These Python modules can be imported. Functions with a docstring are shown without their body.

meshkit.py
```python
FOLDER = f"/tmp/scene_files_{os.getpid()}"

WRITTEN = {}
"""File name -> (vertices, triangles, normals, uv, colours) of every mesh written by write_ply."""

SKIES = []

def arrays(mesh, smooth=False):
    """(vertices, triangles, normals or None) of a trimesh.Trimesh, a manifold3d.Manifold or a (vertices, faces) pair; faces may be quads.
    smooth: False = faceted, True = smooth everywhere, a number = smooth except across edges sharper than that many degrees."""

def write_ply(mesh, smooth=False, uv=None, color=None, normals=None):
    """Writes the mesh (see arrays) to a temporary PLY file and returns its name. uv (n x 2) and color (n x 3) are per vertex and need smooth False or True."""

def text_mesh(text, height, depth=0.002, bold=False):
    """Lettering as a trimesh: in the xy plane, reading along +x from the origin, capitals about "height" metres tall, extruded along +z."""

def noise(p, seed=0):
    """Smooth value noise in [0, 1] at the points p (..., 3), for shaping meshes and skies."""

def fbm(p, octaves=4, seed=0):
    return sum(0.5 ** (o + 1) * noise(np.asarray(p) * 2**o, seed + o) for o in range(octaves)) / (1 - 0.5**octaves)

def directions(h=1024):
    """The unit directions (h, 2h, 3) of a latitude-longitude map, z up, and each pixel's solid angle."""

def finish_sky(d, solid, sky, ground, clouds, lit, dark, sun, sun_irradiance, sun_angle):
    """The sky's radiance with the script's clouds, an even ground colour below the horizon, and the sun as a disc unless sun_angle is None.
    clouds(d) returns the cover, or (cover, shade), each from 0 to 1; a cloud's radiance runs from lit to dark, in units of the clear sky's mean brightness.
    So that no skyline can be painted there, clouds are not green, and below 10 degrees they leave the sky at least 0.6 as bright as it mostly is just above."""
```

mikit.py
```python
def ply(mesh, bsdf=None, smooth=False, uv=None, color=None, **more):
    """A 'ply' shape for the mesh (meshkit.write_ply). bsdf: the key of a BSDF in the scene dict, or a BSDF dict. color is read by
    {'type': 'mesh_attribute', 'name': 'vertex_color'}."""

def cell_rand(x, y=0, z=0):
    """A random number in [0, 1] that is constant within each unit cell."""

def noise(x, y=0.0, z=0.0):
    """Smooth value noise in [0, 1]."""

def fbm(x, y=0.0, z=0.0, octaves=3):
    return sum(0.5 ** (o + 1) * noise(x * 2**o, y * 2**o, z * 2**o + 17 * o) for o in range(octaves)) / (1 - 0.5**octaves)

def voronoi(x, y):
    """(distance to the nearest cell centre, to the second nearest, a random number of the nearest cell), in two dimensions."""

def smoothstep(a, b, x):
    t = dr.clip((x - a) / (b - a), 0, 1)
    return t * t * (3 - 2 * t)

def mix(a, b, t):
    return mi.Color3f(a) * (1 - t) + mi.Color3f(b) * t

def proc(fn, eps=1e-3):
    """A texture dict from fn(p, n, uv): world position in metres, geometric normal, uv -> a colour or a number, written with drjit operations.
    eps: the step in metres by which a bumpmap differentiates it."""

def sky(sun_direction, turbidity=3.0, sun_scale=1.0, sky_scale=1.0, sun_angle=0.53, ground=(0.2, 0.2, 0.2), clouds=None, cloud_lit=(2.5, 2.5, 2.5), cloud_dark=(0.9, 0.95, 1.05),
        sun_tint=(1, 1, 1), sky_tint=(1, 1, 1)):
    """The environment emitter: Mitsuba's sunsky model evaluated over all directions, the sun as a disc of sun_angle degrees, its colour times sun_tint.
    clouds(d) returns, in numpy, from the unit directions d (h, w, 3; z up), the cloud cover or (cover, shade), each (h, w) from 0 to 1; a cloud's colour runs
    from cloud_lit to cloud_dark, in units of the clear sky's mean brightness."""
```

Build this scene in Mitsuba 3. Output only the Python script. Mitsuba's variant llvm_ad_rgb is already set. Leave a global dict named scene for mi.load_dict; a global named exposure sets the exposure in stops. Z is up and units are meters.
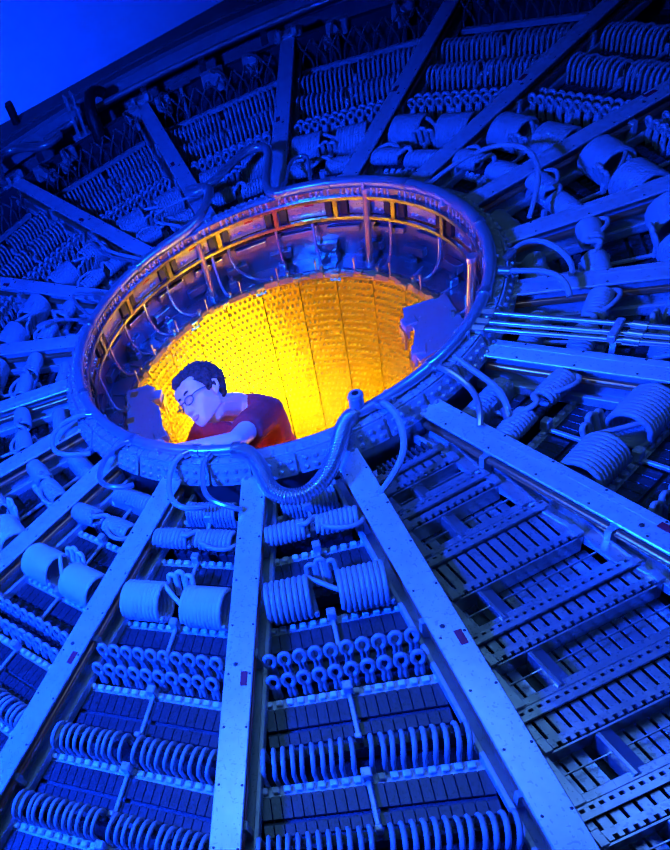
import math, random
import numpy as np
import trimesh, manifold3d as m3
import mitsuba as mi
import drjit as dr
import mikit, meshkit
from mikit import fbm, noise, smoothstep, mix, cell_rand

# ------------------------------------------------------------------ camera, light, exposure
S = 0.82                                   # metres per ring radius; all lengths below are in ring radii
exposure = 0.0
scene, labels = {}, {}
rng = random.Random(11)
CAM = np.array([-3.36153526, 0.55565122, 2.25280491])
FWD = np.array([0.63481602, 0.21276772, -0.74279103])
UP = np.array([0.75932048, -0.3496743, 0.54878073])
scene['camera'] = {'type': 'perspective', 'fov': 2 * math.degrees(math.atan(335 / 736.0)), 'fov_axis': 'x',
                   'principal_point_offset_x': 250.08 / 670, 'principal_point_offset_y': -179.43 / 850,
                   'near_clip': 0.05, 'far_clip': 100.0,
                   'to_world': mi.ScalarTransform4f().look_at((CAM * S).tolist(), ((CAM + FWD) * S).tolist(), UP.tolist())}
BLUE = np.array([0.001, 0.038, 1.0])
PALE = np.array([0.11, 0.37, 1.0])
AMBER = np.array([1.0, 0.57, 0.05])
# centre (ring radii), aim, width, height, colour, radiance, label, depth of the hood in front of the diffuser
LAMPS = [
    ('unseen_softbox', (-2.2, 2.9, 2.7), (-1.3, 0.5, 0.0), 0.4, 0.4, BLUE, 2600.0, 'unseen blue lamp left of the camera, lighting the left bays', .1),  # out of view, placed to flood the left and near bays blue
    ('unseen_softbox', (-1.4, 0.50, 2.8), (-1.6, 0.55, 0.0), 2.2, 1.4, PALE, 3.5, 'unseen large pale blue lamp above the near spokes, giving their sheen', .70),  # out of view, placed so the near spokes catch a pale sheen
    ('unseen_softbox', (-1.9, -1.4, 3.2), (-2.25, -0.55, 0.0), 0.9, 0.7, np.array([0.06, 0.22, 1.0]), 4.0, 'unseen small pale blue lamp above the bare bay, brightening its crates', .6),  # out of view, placed to brighten the empty crates
    ('unseen_softbox', (-0.55, -2.35, 2.75), (-0.20, 0.75, -0.4), 0.5, 0.4, BLUE, 1000.0, 'unseen narrow blue lamp lighting the left inside of the ring', 1.0),  # out of view, placed to turn the left recess and plate blue
]
SPOT = ((-2.6, 1.35, 2.5), (-.40, .45, -.08), (5.4, 2.9, 2.4), 5.5)  # unseen spot, placed to lift the face and shirt of the man
UNSEEN_WALL_LAMP = ((5.6, 2.6, -1.5), (9.0, 2.2, -0.6), 1.6, 0.5, BLUE, 200.0)  # unseen lamp hidden behind the yoke, placed to light the back wall
UNSEEN_WELL_LAMP_2 = ((-0.30, -0.42, -1.62), (-0.85, -0.45, -1.25), 0.4, 0.4, AMBER, 190.0)  # unseen second lamp, brightening the near gold that the collar rails mirror
UNSEEN_WELL_LAMP = ((-0.10, -0.35, -1.75), (0.75, 0.10, -1.15), 0.5, 0.5, AMBER, 150.0)  # unseen lamp below the near rim, placed to light the gold drum

# ------------------------------------------------------------------ materials
def tex(fn, eps=1e-3): return mikit.proc(fn, eps)
def pr(base, rough, metal=0.0, spec=0.5, **k):
    b = {'type': 'rgb', 'value': list(base)} if isinstance(base, (tuple, list)) else base
    r = rough if isinstance(rough, dict) else float(rough)
    return {'type': 'principled', 'base_color': b, 'roughness': r, 'metallic': metal, 'specular': spec, **k}
def two(b): return {'type': 'twosided', 'bsdf': b}
def brushed(lo, hi, sc=60.0):
    def f(p, n, uv):
        g = fbm(p.x * sc, p.y * sc, p.z * sc, 3)
        b = fbm(p.x * 9, p.y * 9, p.z * 9 + 4, 3)
        sc_ = smoothstep(0.70, 0.78, noise(p.x * 170, p.y * 170, p.z * 170))
        return mix(lo, hi, dr.clip(0.55 * g + 0.55 * b - 0.05, 0, 1)) * (1 - 0.25 * sc_)
    return tex(f)
def rough_f(a, b, sc=40.0):
    return tex(lambda p, n, uv: a + (b - a) * fbm(p.x * sc, p.y * sc, p.z * sc, 3))
scene['mat_beam'] = two(pr(brushed((.66, .67, .68), (.90, .91, .92)), rough_f(.24, .36), .45))
scene['mat_frame'] = two(pr(brushed((.40, .41, .42), (.58, .59, .60)), rough_f(.32, .5), .35))
scene['mat_flange'] = two(pr(brushed((.36, .37, .39), (.52, .53, .55)), .42, .3))
scene['mat_bolt'] = two(pr((.5, .5, .52), .3, .6))
scene['mat_pipe'] = two(pr((.55, .56, .58), .24, .7))
scene['mat_steel'] = two(pr((.62, .63, .65), .22, .85))
scene['mat_tray'] = two(pr(brushed((.50, .51, .53), (.72, .73, .75), 30.0), rough_f(.16, .34), .8))
scene['mat_dark'] = two(pr((.045, .047, .055), .55))
scene['mat_back'] = two(pr((.030, .031, .036), .7))
scene['mat_cover'] = two(pr(brushed((.024, .027, .036), (.038, .042, .054), 25.0), .36))
scene['mat_cable'] = two(pr((.36, .365, .375), .40))
scene['mat_cable_pale'] = two(pr((.58, .59, .61), .5))
scene['mat_cable_dark'] = two(pr((.12, .122, .128), .4))
scene['mat_plug'] = two(pr((.82, .82, .80), .4))
scene['mat_copper'] = two(pr((.90, .30, .16), .26, .75))
scene['mat_tag'] = two(pr((.42, .02, .05), .5))
scene['mat_teal'] = two(pr((.10, .50, .45), .6))
scene['mat_brass'] = two(pr((.82, .66, .42), .24, .85))
def gold_fn(p, n, uv):
    b = fbm(p.x * 14, p.y * 14, p.z * 7, 3)
    s = fbm(p.x * 90, p.y * 90, p.z * 90, 2)
    return mix((.74, .45, .006), (.94, .63, .012), dr.clip(.7 * b + .5 * s - .1, 0, 1))
scene['mat_gold'] = two(pr(tex(gold_fn), .36, .9))
scene['mat_stud'] = two(pr((.98, .72, .06), .25, .9))
scene['mat_tape'] = two(pr(brushed((.80, .58, .16), (.98, .78, .30), 40.0), .3, .85))
scene['mat_panel'] = two(pr(brushed((.44, .44, .46), (.60, .60, .62), 30.0), .30, .8))
scene['mat_rail'] = two(pr((.74, .73, .71), .20, 1.0))
scene['mat_bridge'] = two(pr(brushed((.34, .34, .35), (.44, .44, .45), 20.0), .40, .3))
scene['mat_board'] = two(pr((.36, .36, .37), .30, .9))
scene['mat_plate'] = two(pr(brushed((.34, .34, .35), (.44, .44, .45), 20.0), .30, .85))
scene['mat_yoke'] = two(pr(brushed((.15, .153, .16), (.20, .205, .21), 6.0), .5, .0))
scene['mat_wall'] = two(pr((.46, .46, .48), .9))
scene['mat_floor'] = two(pr(brushed((.20, .20, .21), (.27, .27, .28), 4.0), .7))
scene['mat_hall'] = two(pr((.06, .06, .065), .9))
scene['mat_black'] = two(pr((.012, .012, .014), .5))
scene['mat_skin'] = two(pr(tex(lambda p, n, uv: mix((.72, .49, .40), (.80, .57, .47), fbm(p.x * 70, p.y * 70, p.z * 70, 3))), .48, 0.0, .4))
scene['mat_lip'] = two(pr((.60, .27, .24), .45))
scene['mat_hair'] = two(pr(tex(lambda p, n, uv: mix((.018, .015, .014), (.075, .065, .06), fbm(p.x * 160, p.y * 160, p.z * 60, 3))), .7, 0.0, .25))
scene['mat_shirt'] = two(pr(tex(lambda p, n, uv: mix((.46, .035, .035), (.58, .055, .05), fbm(p.x * 50, p.y * 50, p.z * 50, 3))), .85, 0.0, .2, sheen=.3))
scene['mat_jeans'] = two(pr((.06, .08, .16), .85))
scene['mat_shoe'] = two(pr((.03, .03, .03), .5))
scene['mat_eye'] = two(pr((.8, .78, .75), .2))
scene['mat_wire'] = two(pr((.05, .05, .06), .3, .5))
scene['mat_lens'] = {'type': 'thindielectric'}

# ------------------------------------------------------------------ helpers
COUNT = {}
def num(name):
    k = COUNT.get(name, 0); COUNT[name] = k + 1
    return name if k == 0 else f'{name}_{k:03d}'
def mk(mesh, mat, smooth=False):
    if hasattr(mesh, 'to_mesh'):
        m = mesh.to_mesh(); mesh = (np.array(m.vert_properties)[:, :3], np.array(m.tri_verts))
    if isinstance(mesh, trimesh.Trimesh): mesh = (mesh.vertices, mesh.faces)
    return mikit.ply((np.asarray(mesh[0]) * S, np.asarray(mesh[1])), mat, smooth)
def put(key, ply, M=None):
    if M is not None:
        M = np.array(M, float); M[:3, 3] *= S
        ply = {**ply, 'to_world': mi.ScalarTransform4f(M.tolist())}
    scene[key] = ply
    return key
def part(parent, name, ply, M=None, label=None, kind=None):
    key = put(num(parent + '__' + name), ply, M)
    d = {}
    if label: d['label'] = label
    if kind: d['kind'] = kind
    if d: labels[key] = d
    return key
def tag(key, label, cat, group=None, kind=None):
    d = {'label': label, 'category': cat}
    if group: d['group'] = group
    if kind: d['kind'] = kind
    labels[key] = d
    return key
def thing(name, label, cat, group=None): return tag(num(name), label, cat, group)
def struct(name, ply, label=None):
    put(name, ply); labels[name] = {'kind': 'structure', 'label': label or name.replace('_', ' '), 'category': name.split('_')[0]}
def rotz(deg):
    a = math.radians(deg); M = np.eye(4); M[0, 0] = M[1, 1] = math.cos(a); M[0, 1] = -math.sin(a); M[1, 0] = math.sin(a)
    return M
def move(x, y, z): M = np.eye(4); M[:3, 3] = (x, y, z); return M
def pol(r, a, z): a = math.radians(a); return np.array([r * math.cos(a), r * math.sin(a), z])
def cat(ms):
    vs, fs, n = [], [], 0
    for v, f in ms:
        v = np.asarray(v); vs.append(v); fs.append(np.asarray(f) + n); n += len(v)
    return np.vstack(vs), np.vstack(fs)
def xf(mesh, M):
    v, f = mesh; v = np.asarray(v); return v @ M[:3, :3].T + M[:3, 3], f
BV = np.array([[x, y, z] for x in (-1, 1) for y in (-1, 1) for z in (-1, 1)], float) / 2
BF = np.array([[0, 1, 3], [0, 3, 2], [4, 6, 7], [4, 7, 5], [0, 4, 5], [0, 5, 1], [2, 3, 7], [2, 7, 6], [0, 2, 6], [0, 6, 4], [1, 5, 7], [1, 7, 3]])
def box(c, s): return BV * np.asarray(s, float) + np.asarray(c, float), BF
def cbox(c, s, b):
    s = np.asarray(s, float) / 2; pts = []
    for sx in (-1, 1):
        for sy in (-1, 1):
            for sz in (-1, 1):
                sg = np.array([sx, sy, sz])
                for ax in range(3):
                    q = s - b; q[ax] = s[ax]; pts.append(sg * q + c)
    h = trimesh.Trimesh(np.array(pts)).convex_hull
    return np.array(h.vertices), np.array(h.faces)
def frames(p, closed=False):
    p = np.asarray(p, float)
    t = (np.roll(p, -1, 0) - np.roll(p, 1, 0)) if closed else np.gradient(p, axis=0)
    t /= np.linalg.norm(t, axis=1, keepdims=True) + 1e-12
    n = np.zeros_like(p)
    a = np.array([0, 0, 1.0]) if abs(t[0, 2]) < .8 else np.array([1.0, 0, 0])
    a = a - t[0] * (a @ t[0]); n[0] = a / np.linalg.norm(a)
    for i in range(1, len(p)):
        v = n[i - 1] - t[i] * (n[i - 1] @ t[i]); n[i] = v / (np.linalg.norm(v) + 1e-12)
    return t, n, np.cross(t, n)
def tube(p, r, sides=8, closed=False, cap=True):
    p = np.asarray(p, float); t, n, b = frames(p, closed)
    r = np.broadcast_to(r, (len(p),)); an = np.arange(sides) * 2 * np.pi / sides
    v = p[:, None] + r[:, None, None] * (np.cos(an)[None, :, None] * n[:, None] + np.sin(an)[None, :, None] * b[:, None])
    m = len(p); k = m if closed else m - 1
    i, j = np.meshgrid(np.arange(k), np.arange(sides), indexing='ij')
    i2 = (i + 1) % m; j2 = (j + 1) % sides
    A, B, C, D = i * sides + j, i * sides + j2, i2 * sides + j2, i2 * sides + j
    f = np.concatenate([np.stack([A, B, C], -1).reshape(-1, 3), np.stack([A, C, D], -1).reshape(-1, 3)])
    v = v.reshape(-1, 3)
    if cap and not closed:
        e = [(c, (c + 1) % sides) for c in range(sides)]
        v = np.vstack([v, p[0], p[-1]]); q = (m - 1) * sides
        f = np.vstack([f, [[len(v) - 2, y, x] for x, y in e], [[len(v) - 1, q + x, q + y] for x, y in e]])
    return v, f
def spline(pts, n=40):
    from scipy.interpolate import CubicSpline
    pts = np.asarray(pts, float); d = np.concatenate([[0], np.cumsum(np.linalg.norm(np.diff(pts, axis=0), axis=1) ** .6)])
    return CubicSpline(d, pts)(np.linspace(0, d[-1], n))
def cyl(p0, p1, r, sides=12): return tube(np.array([p0, p1], float), r, sides)
def revolve(prof, a0=0.0, a1=360.0, n=180):
    """closed (r, z) polygon swept about the axis; caps left off (full turn) or added as fans."""
    prof = np.asarray(prof, float); full = abs(a1 - a0 - 360) < 1e-6
    an = np.radians(np.linspace(a0, a1, n + 1)); an = an[:-1] if full else an
    m, k = len(an), len(prof)
    v = np.stack([prof[None, :, 0] * np.cos(an)[:, None], prof[None, :, 0] * np.sin(an)[:, None], np.broadcast_to(prof[None, :, 1], (m, k))], -1).reshape(-1, 3)
    i, j = np.meshgrid(np.arange(m if full else m - 1), np.arange(k), indexing='ij'); i2, j2 = (i + 1) % m, (j + 1) % k
    A, B, C, D = i * k + j, i2 * k + j, i2 * k + j2, i * k + j2
    f = np.concatenate([np.stack([A, B, C], -1).reshape(-1, 3), np.stack([A, C, D], -1).reshape(-1, 3)])
    if not full:
        e = [[0, j, j + 1] for j in range(1, k - 1)]; q = (m - 1) * k
        f = np.vstack([f, e, [[q, q + y, q + x] for _, x, y in e]])
    return v, f
def ring_rect(r0, r1, z0, z1, a0=0.0, a1=360.0, n=180): return revolve([(r0, z0), (r1, z0), (r1, z1), (r0, z1)], a0, a1, n)
def bolt(c, nrm, r=.010, h=.009):
    c = np.asarray(c, float); nrm = np.asarray(nrm, float) / np.linalg.norm(nrm)
    return tube([c - nrm * .002, c + nrm * h * .55, c + nrm * h], [r, r, r * .62], 6)
def arch(p0, p1, up, h, r, sides=8, n=9, lean=(0, 0, 0)):
    p0, p1, up = (np.asarray(q, float) for q in (p0, p1, up)); pts = [p0]
    c, d = (p0 + p1) / 2, (p1 - p0) / 2; leg = max(h - np.linalg.norm(d), .01)
    for t in np.linspace(0, np.pi, n): pts.append(c - d * np.cos(t) + up * (leg + (h - leg) * np.sin(t)) + np.asarray(lean) * np.sin(t))
    pts.append(p1)
    return tube(np.array(pts), r, sides)
def helix(y0, y1, turns, R, r, cx, cz, sides=7, seg=14, taper=0.0, squash=1.0):
    n = int(turns * seg) + 1; t = np.linspace(0, 1, n); a = t * turns * 2 * np.pi
    k = R * (1 - taper * np.abs(2 * t - 1) ** 3)
    return tube(np.stack([cx + k * np.cos(a), y0 + (y1 - y0) * t, cz + squash * k * np.sin(a)], 1), r, sides)

CLOCKWISE = ['first', 'second', 'third', 'fourth', 'fifth', 'sixth', 'seventh', 'eighth']
def bay_words(b):                     # bay b lies between spoke b and spoke b+1; bay 9 holds the corrugated hose
    if b == 9: return 'in the bay under the corrugated hose'
    if b == 18: return 'in the bay straight above the ring'
    d = (9 - b) if b < 9 else (b - 9)
    return f"{CLOCKWISE[d - 1]} bay {'clockwise' if b < 9 else 'counterclockwise'} from corrugated hose"

# ------------------------------------------------------------------ the hall
X1, X0, Y1, Z0, Z1 = 9.0, -8.0, 10.0, -2.05, 6.0
struct('floor', mk(box((.5, 0, Z0 - .1), (X1 - X0, 2 * Y1, .2)), 'mat_floor'), 'dark hall floor under the detector')
struct('wall_back', mk(box((X1 + .1, 0, (Z0 + Z1) / 2), (.2, 2 * Y1, Z1 - Z0)), 'mat_wall'), 'plain hall wall glowing blue beyond the detector')
struct('wall_front', mk(box((X0 - .1, 0, (Z0 + Z1) / 2), (.2, 2 * Y1, Z1 - Z0)), 'mat_hall'), 'hall wall behind the camera')
struct('wall_left', mk(box((.5, Y1 + .1, (Z0 + Z1) / 2), (X1 - X0, .2, Z1 - Z0)), 'mat_hall'), 'hall wall at the left')
struct('wall_right', mk(box((.5, -Y1 - .1, (Z0 + Z1) / 2), (X1 - X0, .2, Z1 - Z0)), 'mat_hall'), 'hall wall at the right')
struct('ceiling', mk(box((.5, 0, Z1 + .1), (X1 - X0, 2 * Y1, .2)), 'mat_hall'), 'hall ceiling')

def aim(c, target, up=(0, 0, 1)):
    c, t = np.asarray(c, float), np.asarray(target, float); z = t - c; z /= np.linalg.norm(z)
    x = np.cross((1, 0, .01) if abs(z[2]) > .9 else up, z)
    x = x / np.linalg.norm(x) if np.linalg.norm(x) > 1e-6 else np.array([1.0, 0, 0])
    M = np.eye(4); M[:3, 0], M[:3, 1], M[:3, 2], M[:3, 3] = x, np.cross(z, x), z, c
    return M
def lamp(name, c, target, w, h, col, rad, label, hood=.05, hang=True):
    M = aim(c, target); k = thing(name, label, 'studio lamp'); d = .22
    l, o = d + hood, (hood - d) / 2
    shell = cat([box((0, 0, -d), (w, h, .02)), box((w / 2, 0, o), (.02, h, l)), box((-w / 2, 0, o), (.02, h, l)), box((0, h / 2, o), (w, .02, l)), box((0, -h / 2, o), (w, .02, l))])
    part(k, 'housing', mk(shell, 'mat_black'), M)
    v = np.array([[-w / 2, -h / 2, -.03], [w / 2, -h / 2, -.03], [w / 2, h / 2, -.03], [-w / 2, h / 2, -.03]]) * [.96, .96, 1]
    e = mk((v, np.array([[0, 1, 2], [0, 2, 3]])), 'mat_black')
    e['emitter'] = {'type': 'area', 'radiance': {'type': 'rgb', 'value': (col * rad).tolist()}}
    part(k, 'diffuser', e, M)
    b = M[:3, :3] @ np.array([0, 0, -d]) + M[:3, 3]
    part(k, 'pole', mk(cyl(b, (b[0], b[1], Z1 - .01 if hang else Z0), .02), 'mat_black'))
    return k
for L in LAMPS: lamp(*L)
kl = thing('unseen_spot_lamp', 'unseen small warm white spot lamp lighting the man', 'studio lamp')
part(kl, 'housing', mk(tube([np.array(SPOT[0]) + (np.array(SPOT[0]) - np.array(SPOT[1])) * t for t in (.02, .02, .09, .09)], [.09, .10, .10, .02], 16), 'mat_black', 40))
part(kl, 'pole', mk(cyl(np.array(SPOT[0]) + (np.array(SPOT[0]) - np.array(SPOT[1])) * .06, (*(np.array(SPOT[0]) + (np.array(SPOT[0]) - np.array(SPOT[1])) * .06)[:2], Z1), .015), 'mat_black'))
scene['unseen_spot_light'] = {'type': 'spot', 'intensity': {'type': 'rgb', 'value': list(SPOT[2])}, 'cutoff_angle': SPOT[3], 'beam_width': SPOT[3] * .55,
                       'to_world': mi.ScalarTransform4f().look_at((np.array(SPOT[0]) * S).tolist(), (np.array(SPOT[1]) * S).tolist(), [0, 0, 1])}
fg = thing('unseen_flag', 'unseen black cloth shading the upper right bays from the left lamp', 'unseen flag')  # unseen cloth, placed to keep blue light off the upper right
FE = [np.array(LAMPS[0][1]) + .26 * (np.array(p) - np.array(LAMPS[0][1])) for p in ((5.5, -.15, -.1), (-1.9, -3.35, -.1))]
FD = (FE[1] - FE[0]) / np.linalg.norm(FE[1] - FE[0]); FM = np.eye(4); FM[:3, 0] = FD; FM[:3, 1] = np.cross((0, 0, 1), FD); FM[:3, 3] = (FE[0] + FE[1]) / 2
FL = np.linalg.norm(FE[1] - FE[0])
part(fg, 'cloth', mk(box((0, 0, .42), (FL, .015, .84)), 'mat_black'), FM); part(fg, 'pole', mk(cyl((0, 0, .8), (0, 0, Z1 - .01 - FM[2, 3]), .015), 'mat_black'), FM)
lamp('unseen_flood_lamp', *UNSEEN_WALL_LAMP, 'blue flood lamp on the hall floor behind the detector', hang=False)
lamp('unseen_flood_lamp', *UNSEEN_WELL_LAMP, 'unseen warm amber lamp down inside the gold well', hang=False)
lamp('unseen_flood_lamp', *UNSEEN_WELL_LAMP_2, 'unseen second amber lamp inside the gold well, lighting its near side', hang=False)

# ------------------------------------------------------------------ iron yoke, end plate, outer pipe
ang6 = np.radians(np.arange(6) * 60 + 31); hexa = np.stack([np.cos(ang6), np.sin(ang6)], 1) * 4.2 / math.cos(math.radians(30))
def slab(hole, z0, z1, poly, n=160):
    m = m3.CrossSection([poly.tolist()]).extrude(z1 - z0)
    if hole: m = m - m3.Manifold.cylinder(z1 - z0 + 2, hole, circular_segments=n).translate((0, 0, -1))
    return m.translate((0, 0, z0))
yk = thing('iron_yoke', 'six-sided iron yoke with a straight edge around the whole detector', 'machine frame')
part(yk, 'front_plate', mk(slab(3.78, -.10, 0.0, hexa), 'mat_yoke'))
part(yk, 'body', mk(slab(3.80, Z0, -.10, hexa * .985), 'mat_yoke'))
part(yk, 'edge_strip', mk(slab(3.96, 0.0, .012, hexa * .996), 'mat_yoke'))
part(yk, 'lip', mk(ring_rect(3.70, 3.80, -.12, .012), 'mat_frame', 30))
ep = thing('end_plate', 'dark round end plate behind the cable rows', 'machine frame')
part(ep, 'back_plate', mk(ring_rect(1.10, 3.80, -.42, -.36), 'mat_back', 30))
part(ep, 'drum_wall', mk(ring_rect(1.08, 1.12, Z0, -.30), 'mat_back', 30))
part(ep, 'outer_band', mk(ring_rect(3.28, 3.34, -.40, -.10), 'mat_dark', 30))
op = thing('rim_pipe', 'thin steel pipe running round the outer rim', 'pipe')
path = np.array([pol(3.46 + .02 * math.sin(math.radians(a * 9)), a, .0) for a in np.arange(24, 375, 1.5)])
part(op, 'pipe', mk(tube(path, .022, 8), 'mat_pipe', 40))
for a in range(-20, 25, 8):
    part(op, 'bracket', mk(box((3.46, 0, -.06), (.03, .05, .12)), 'mat_dark'), rotz(a + 3))
hp = tag(num('bent_hose'), 'bent grey hose looping from the rim at the left edge', 'hose')
put(hp, mk(tube(spline([pol(3.30, 22, -.04), pol(3.48, 20.7, .02), pol(3.63, 18.7, .03), pol(3.57, 16.6, .02), pol(3.42, 15, .0), pol(3.39, 11.5, 0)], 50), .034, 10), 'mat_pipe', 40))

# ------------------------------------------------------------------ ring: flange, pipe, hoses
fl = thing('ring_flange', 'bolted steel flange ring around the open well', 'flange')
part(fl, 'body', mk(revolve([(.985, -.075), (1.095, -.112), (1.055, -.030), (.985, -.030)], n=216), 'mat_flange', 30))
for k in range(36):
    a = 10 * k + 5; m = []
    prof = [(1.060, -.032), (1.103, -.110), (1.111, -.108), (1.068, -.028)]
    pl = part(fl, 'skirt_plate', mk(revolve(prof, -4.6, 4.6, 8), 'mat_flange', 30) if k == 0 else PL, rotz(a))
    if k == 0:
        PL = dict(scene[pl]); PL.pop('to_world', None)
        nr = np.array([.86, 0, .46]); bl = []
        for t in (-3.4, -1.2, 1.2, 3.4):
            for q in (.3, .72):
                p = pol(1.068 + .043 * q, t, -.028 - .080 * q); bl.append(bolt(p, rotz(t)[:3, :3] @ nr, .0105, .012))
        BO = mk(cat(bl), 'mat_bolt')
        TP = mk(ring_rect(1.012, 1.056, -.031, -.024, -4.7, 4.7, 8), 'mat_flange')
        TB = mk(cat([bolt(pol(r, t, -.024), (0, 0, 1), .0075, .008) for t in (-3.2, 0, 3.2) for r in (1.026, 1.045)]), 'mat_bolt')
    part(pl, 'bolt_heads', BO, rotz(a), kind='stuff')
    tp = part(fl, 'top_plate', TP, rotz(a)); part(tp, 'bolt_heads', TB, rotz(a), kind='stuff')
# the ring pipe in three runs, with loops between them
rp = thing('ring_pipe', 'round steel pipe lying on the inner edge of the flange', 'pipe')
def arc(r, a0, a1, z, step=2.0): return np.array([pol(r, a, z) for a in np.linspace(a0, a1, max(3, int(abs(a1 - a0) / step)))])
part(rp, 'pipe_run', mk(tube(arc(1.0, 16, 157, 0.0), .025, 12), 'mat_pipe', 40))
part(rp, 'pipe_run', mk(tube(arc(1.0, 184, 338, 0.0), .025, 12), 'mat_pipe', 40))
for a in (30, 60, 95, 126, 146, 157, 184, 206, 232, 262, 296, 322, 338):
    q = [pol(1.0, a - .9, 0), pol(1.0, a + .9, 0)]
    part(rp, 'coupling', mk(cyl(q[0], q[1], .031, 14), 'mat_steel', 40))
for a in (40, 75, 110, 135, 150, 194, 218, 246, 280, 310):
    q = pol(1.0, a, 0); part(rp, 'clamp', mk(xf(box((1.0, 0, -.012), (.062, .014, .044)), rotz(a)), 'mat_flange'))
co = tag(num('corrugated_hose'), 'thick corrugated steel hose hanging in a U below the ring', 'hose')
cp = spline([pol(1.0, 155.5, .0), pol(1.019, 158.2, 0), pol(1.059, 160.3, .005), pol(1.147, 162.6, .005), pol(1.237, 163.9, 0), pol(1.30, 166.0, -.005), pol(1.328, 169.3, -.005), pol(1.301, 172.5, 0), pol(1.22, 175.9, .005), pol(1.103, 179.4, .005), pol(1.02, 182.6, 0), pol(.999, 185.5, .0)], 504)
put(co, mk(tube(cp, .0235 + .0125 * np.abs(np.cos(np.arange(504) * np.pi / 7)), 18), 'mat_steel', 50))
h = tag(num('loop_hose'), 'smooth grey hose looping out above the ring and back', 'hose')
hp_ = [pol(1.36, 2.5, .03), pol(1.30, 359.2, .035), pol(1.325, 355.5, .04), pol(1.40, 351.5, .045), pol(1.476, 348.3, .045), pol(1.52, 345.2, .045), pol(1.505, 342.6, .04), pol(1.42, 341.3, .035), pol(1.28, 341.3, .03), pol(1.13, 341.6, .02), pol(1.035, 340.6, .005), pol(1.0, 337.5, 0), pol(.999, 335.5, 0)]
put(h, mk(tube(spline(hp_, 90), .025, 12), 'mat_pipe', 40))
h = tag(num('loop_hose'), 'short bent grey hose elbow at the top left of the ring', 'hose')
put(h, mk(tube(spline([pol(1.0, 20, 0), pol(1.0, 16, 0), pol(1.02, 8, .0), pol(1.05, 4, .01), pol(1.11, 1, .02), pol(1.19, 358.4, .03), pol(1.27, 357.6, .035), pol(1.34, 359.6, .035), pol(1.37, 2.5, .03)], 60), .029, 12), 'mat_pipe', 40))
kn = thing('pipe_plug', 'stubby dark cylinder standing on the ring pipe beside the corrugated hose', 'plug')
part(kn, 'body', mk(tube([pol(.985, 186.2, .0), pol(.985, 186.2, .085), pol(.985, 186.2, .092)], [.029, .029, .024], 18), 'mat_flange', 40))
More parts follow.
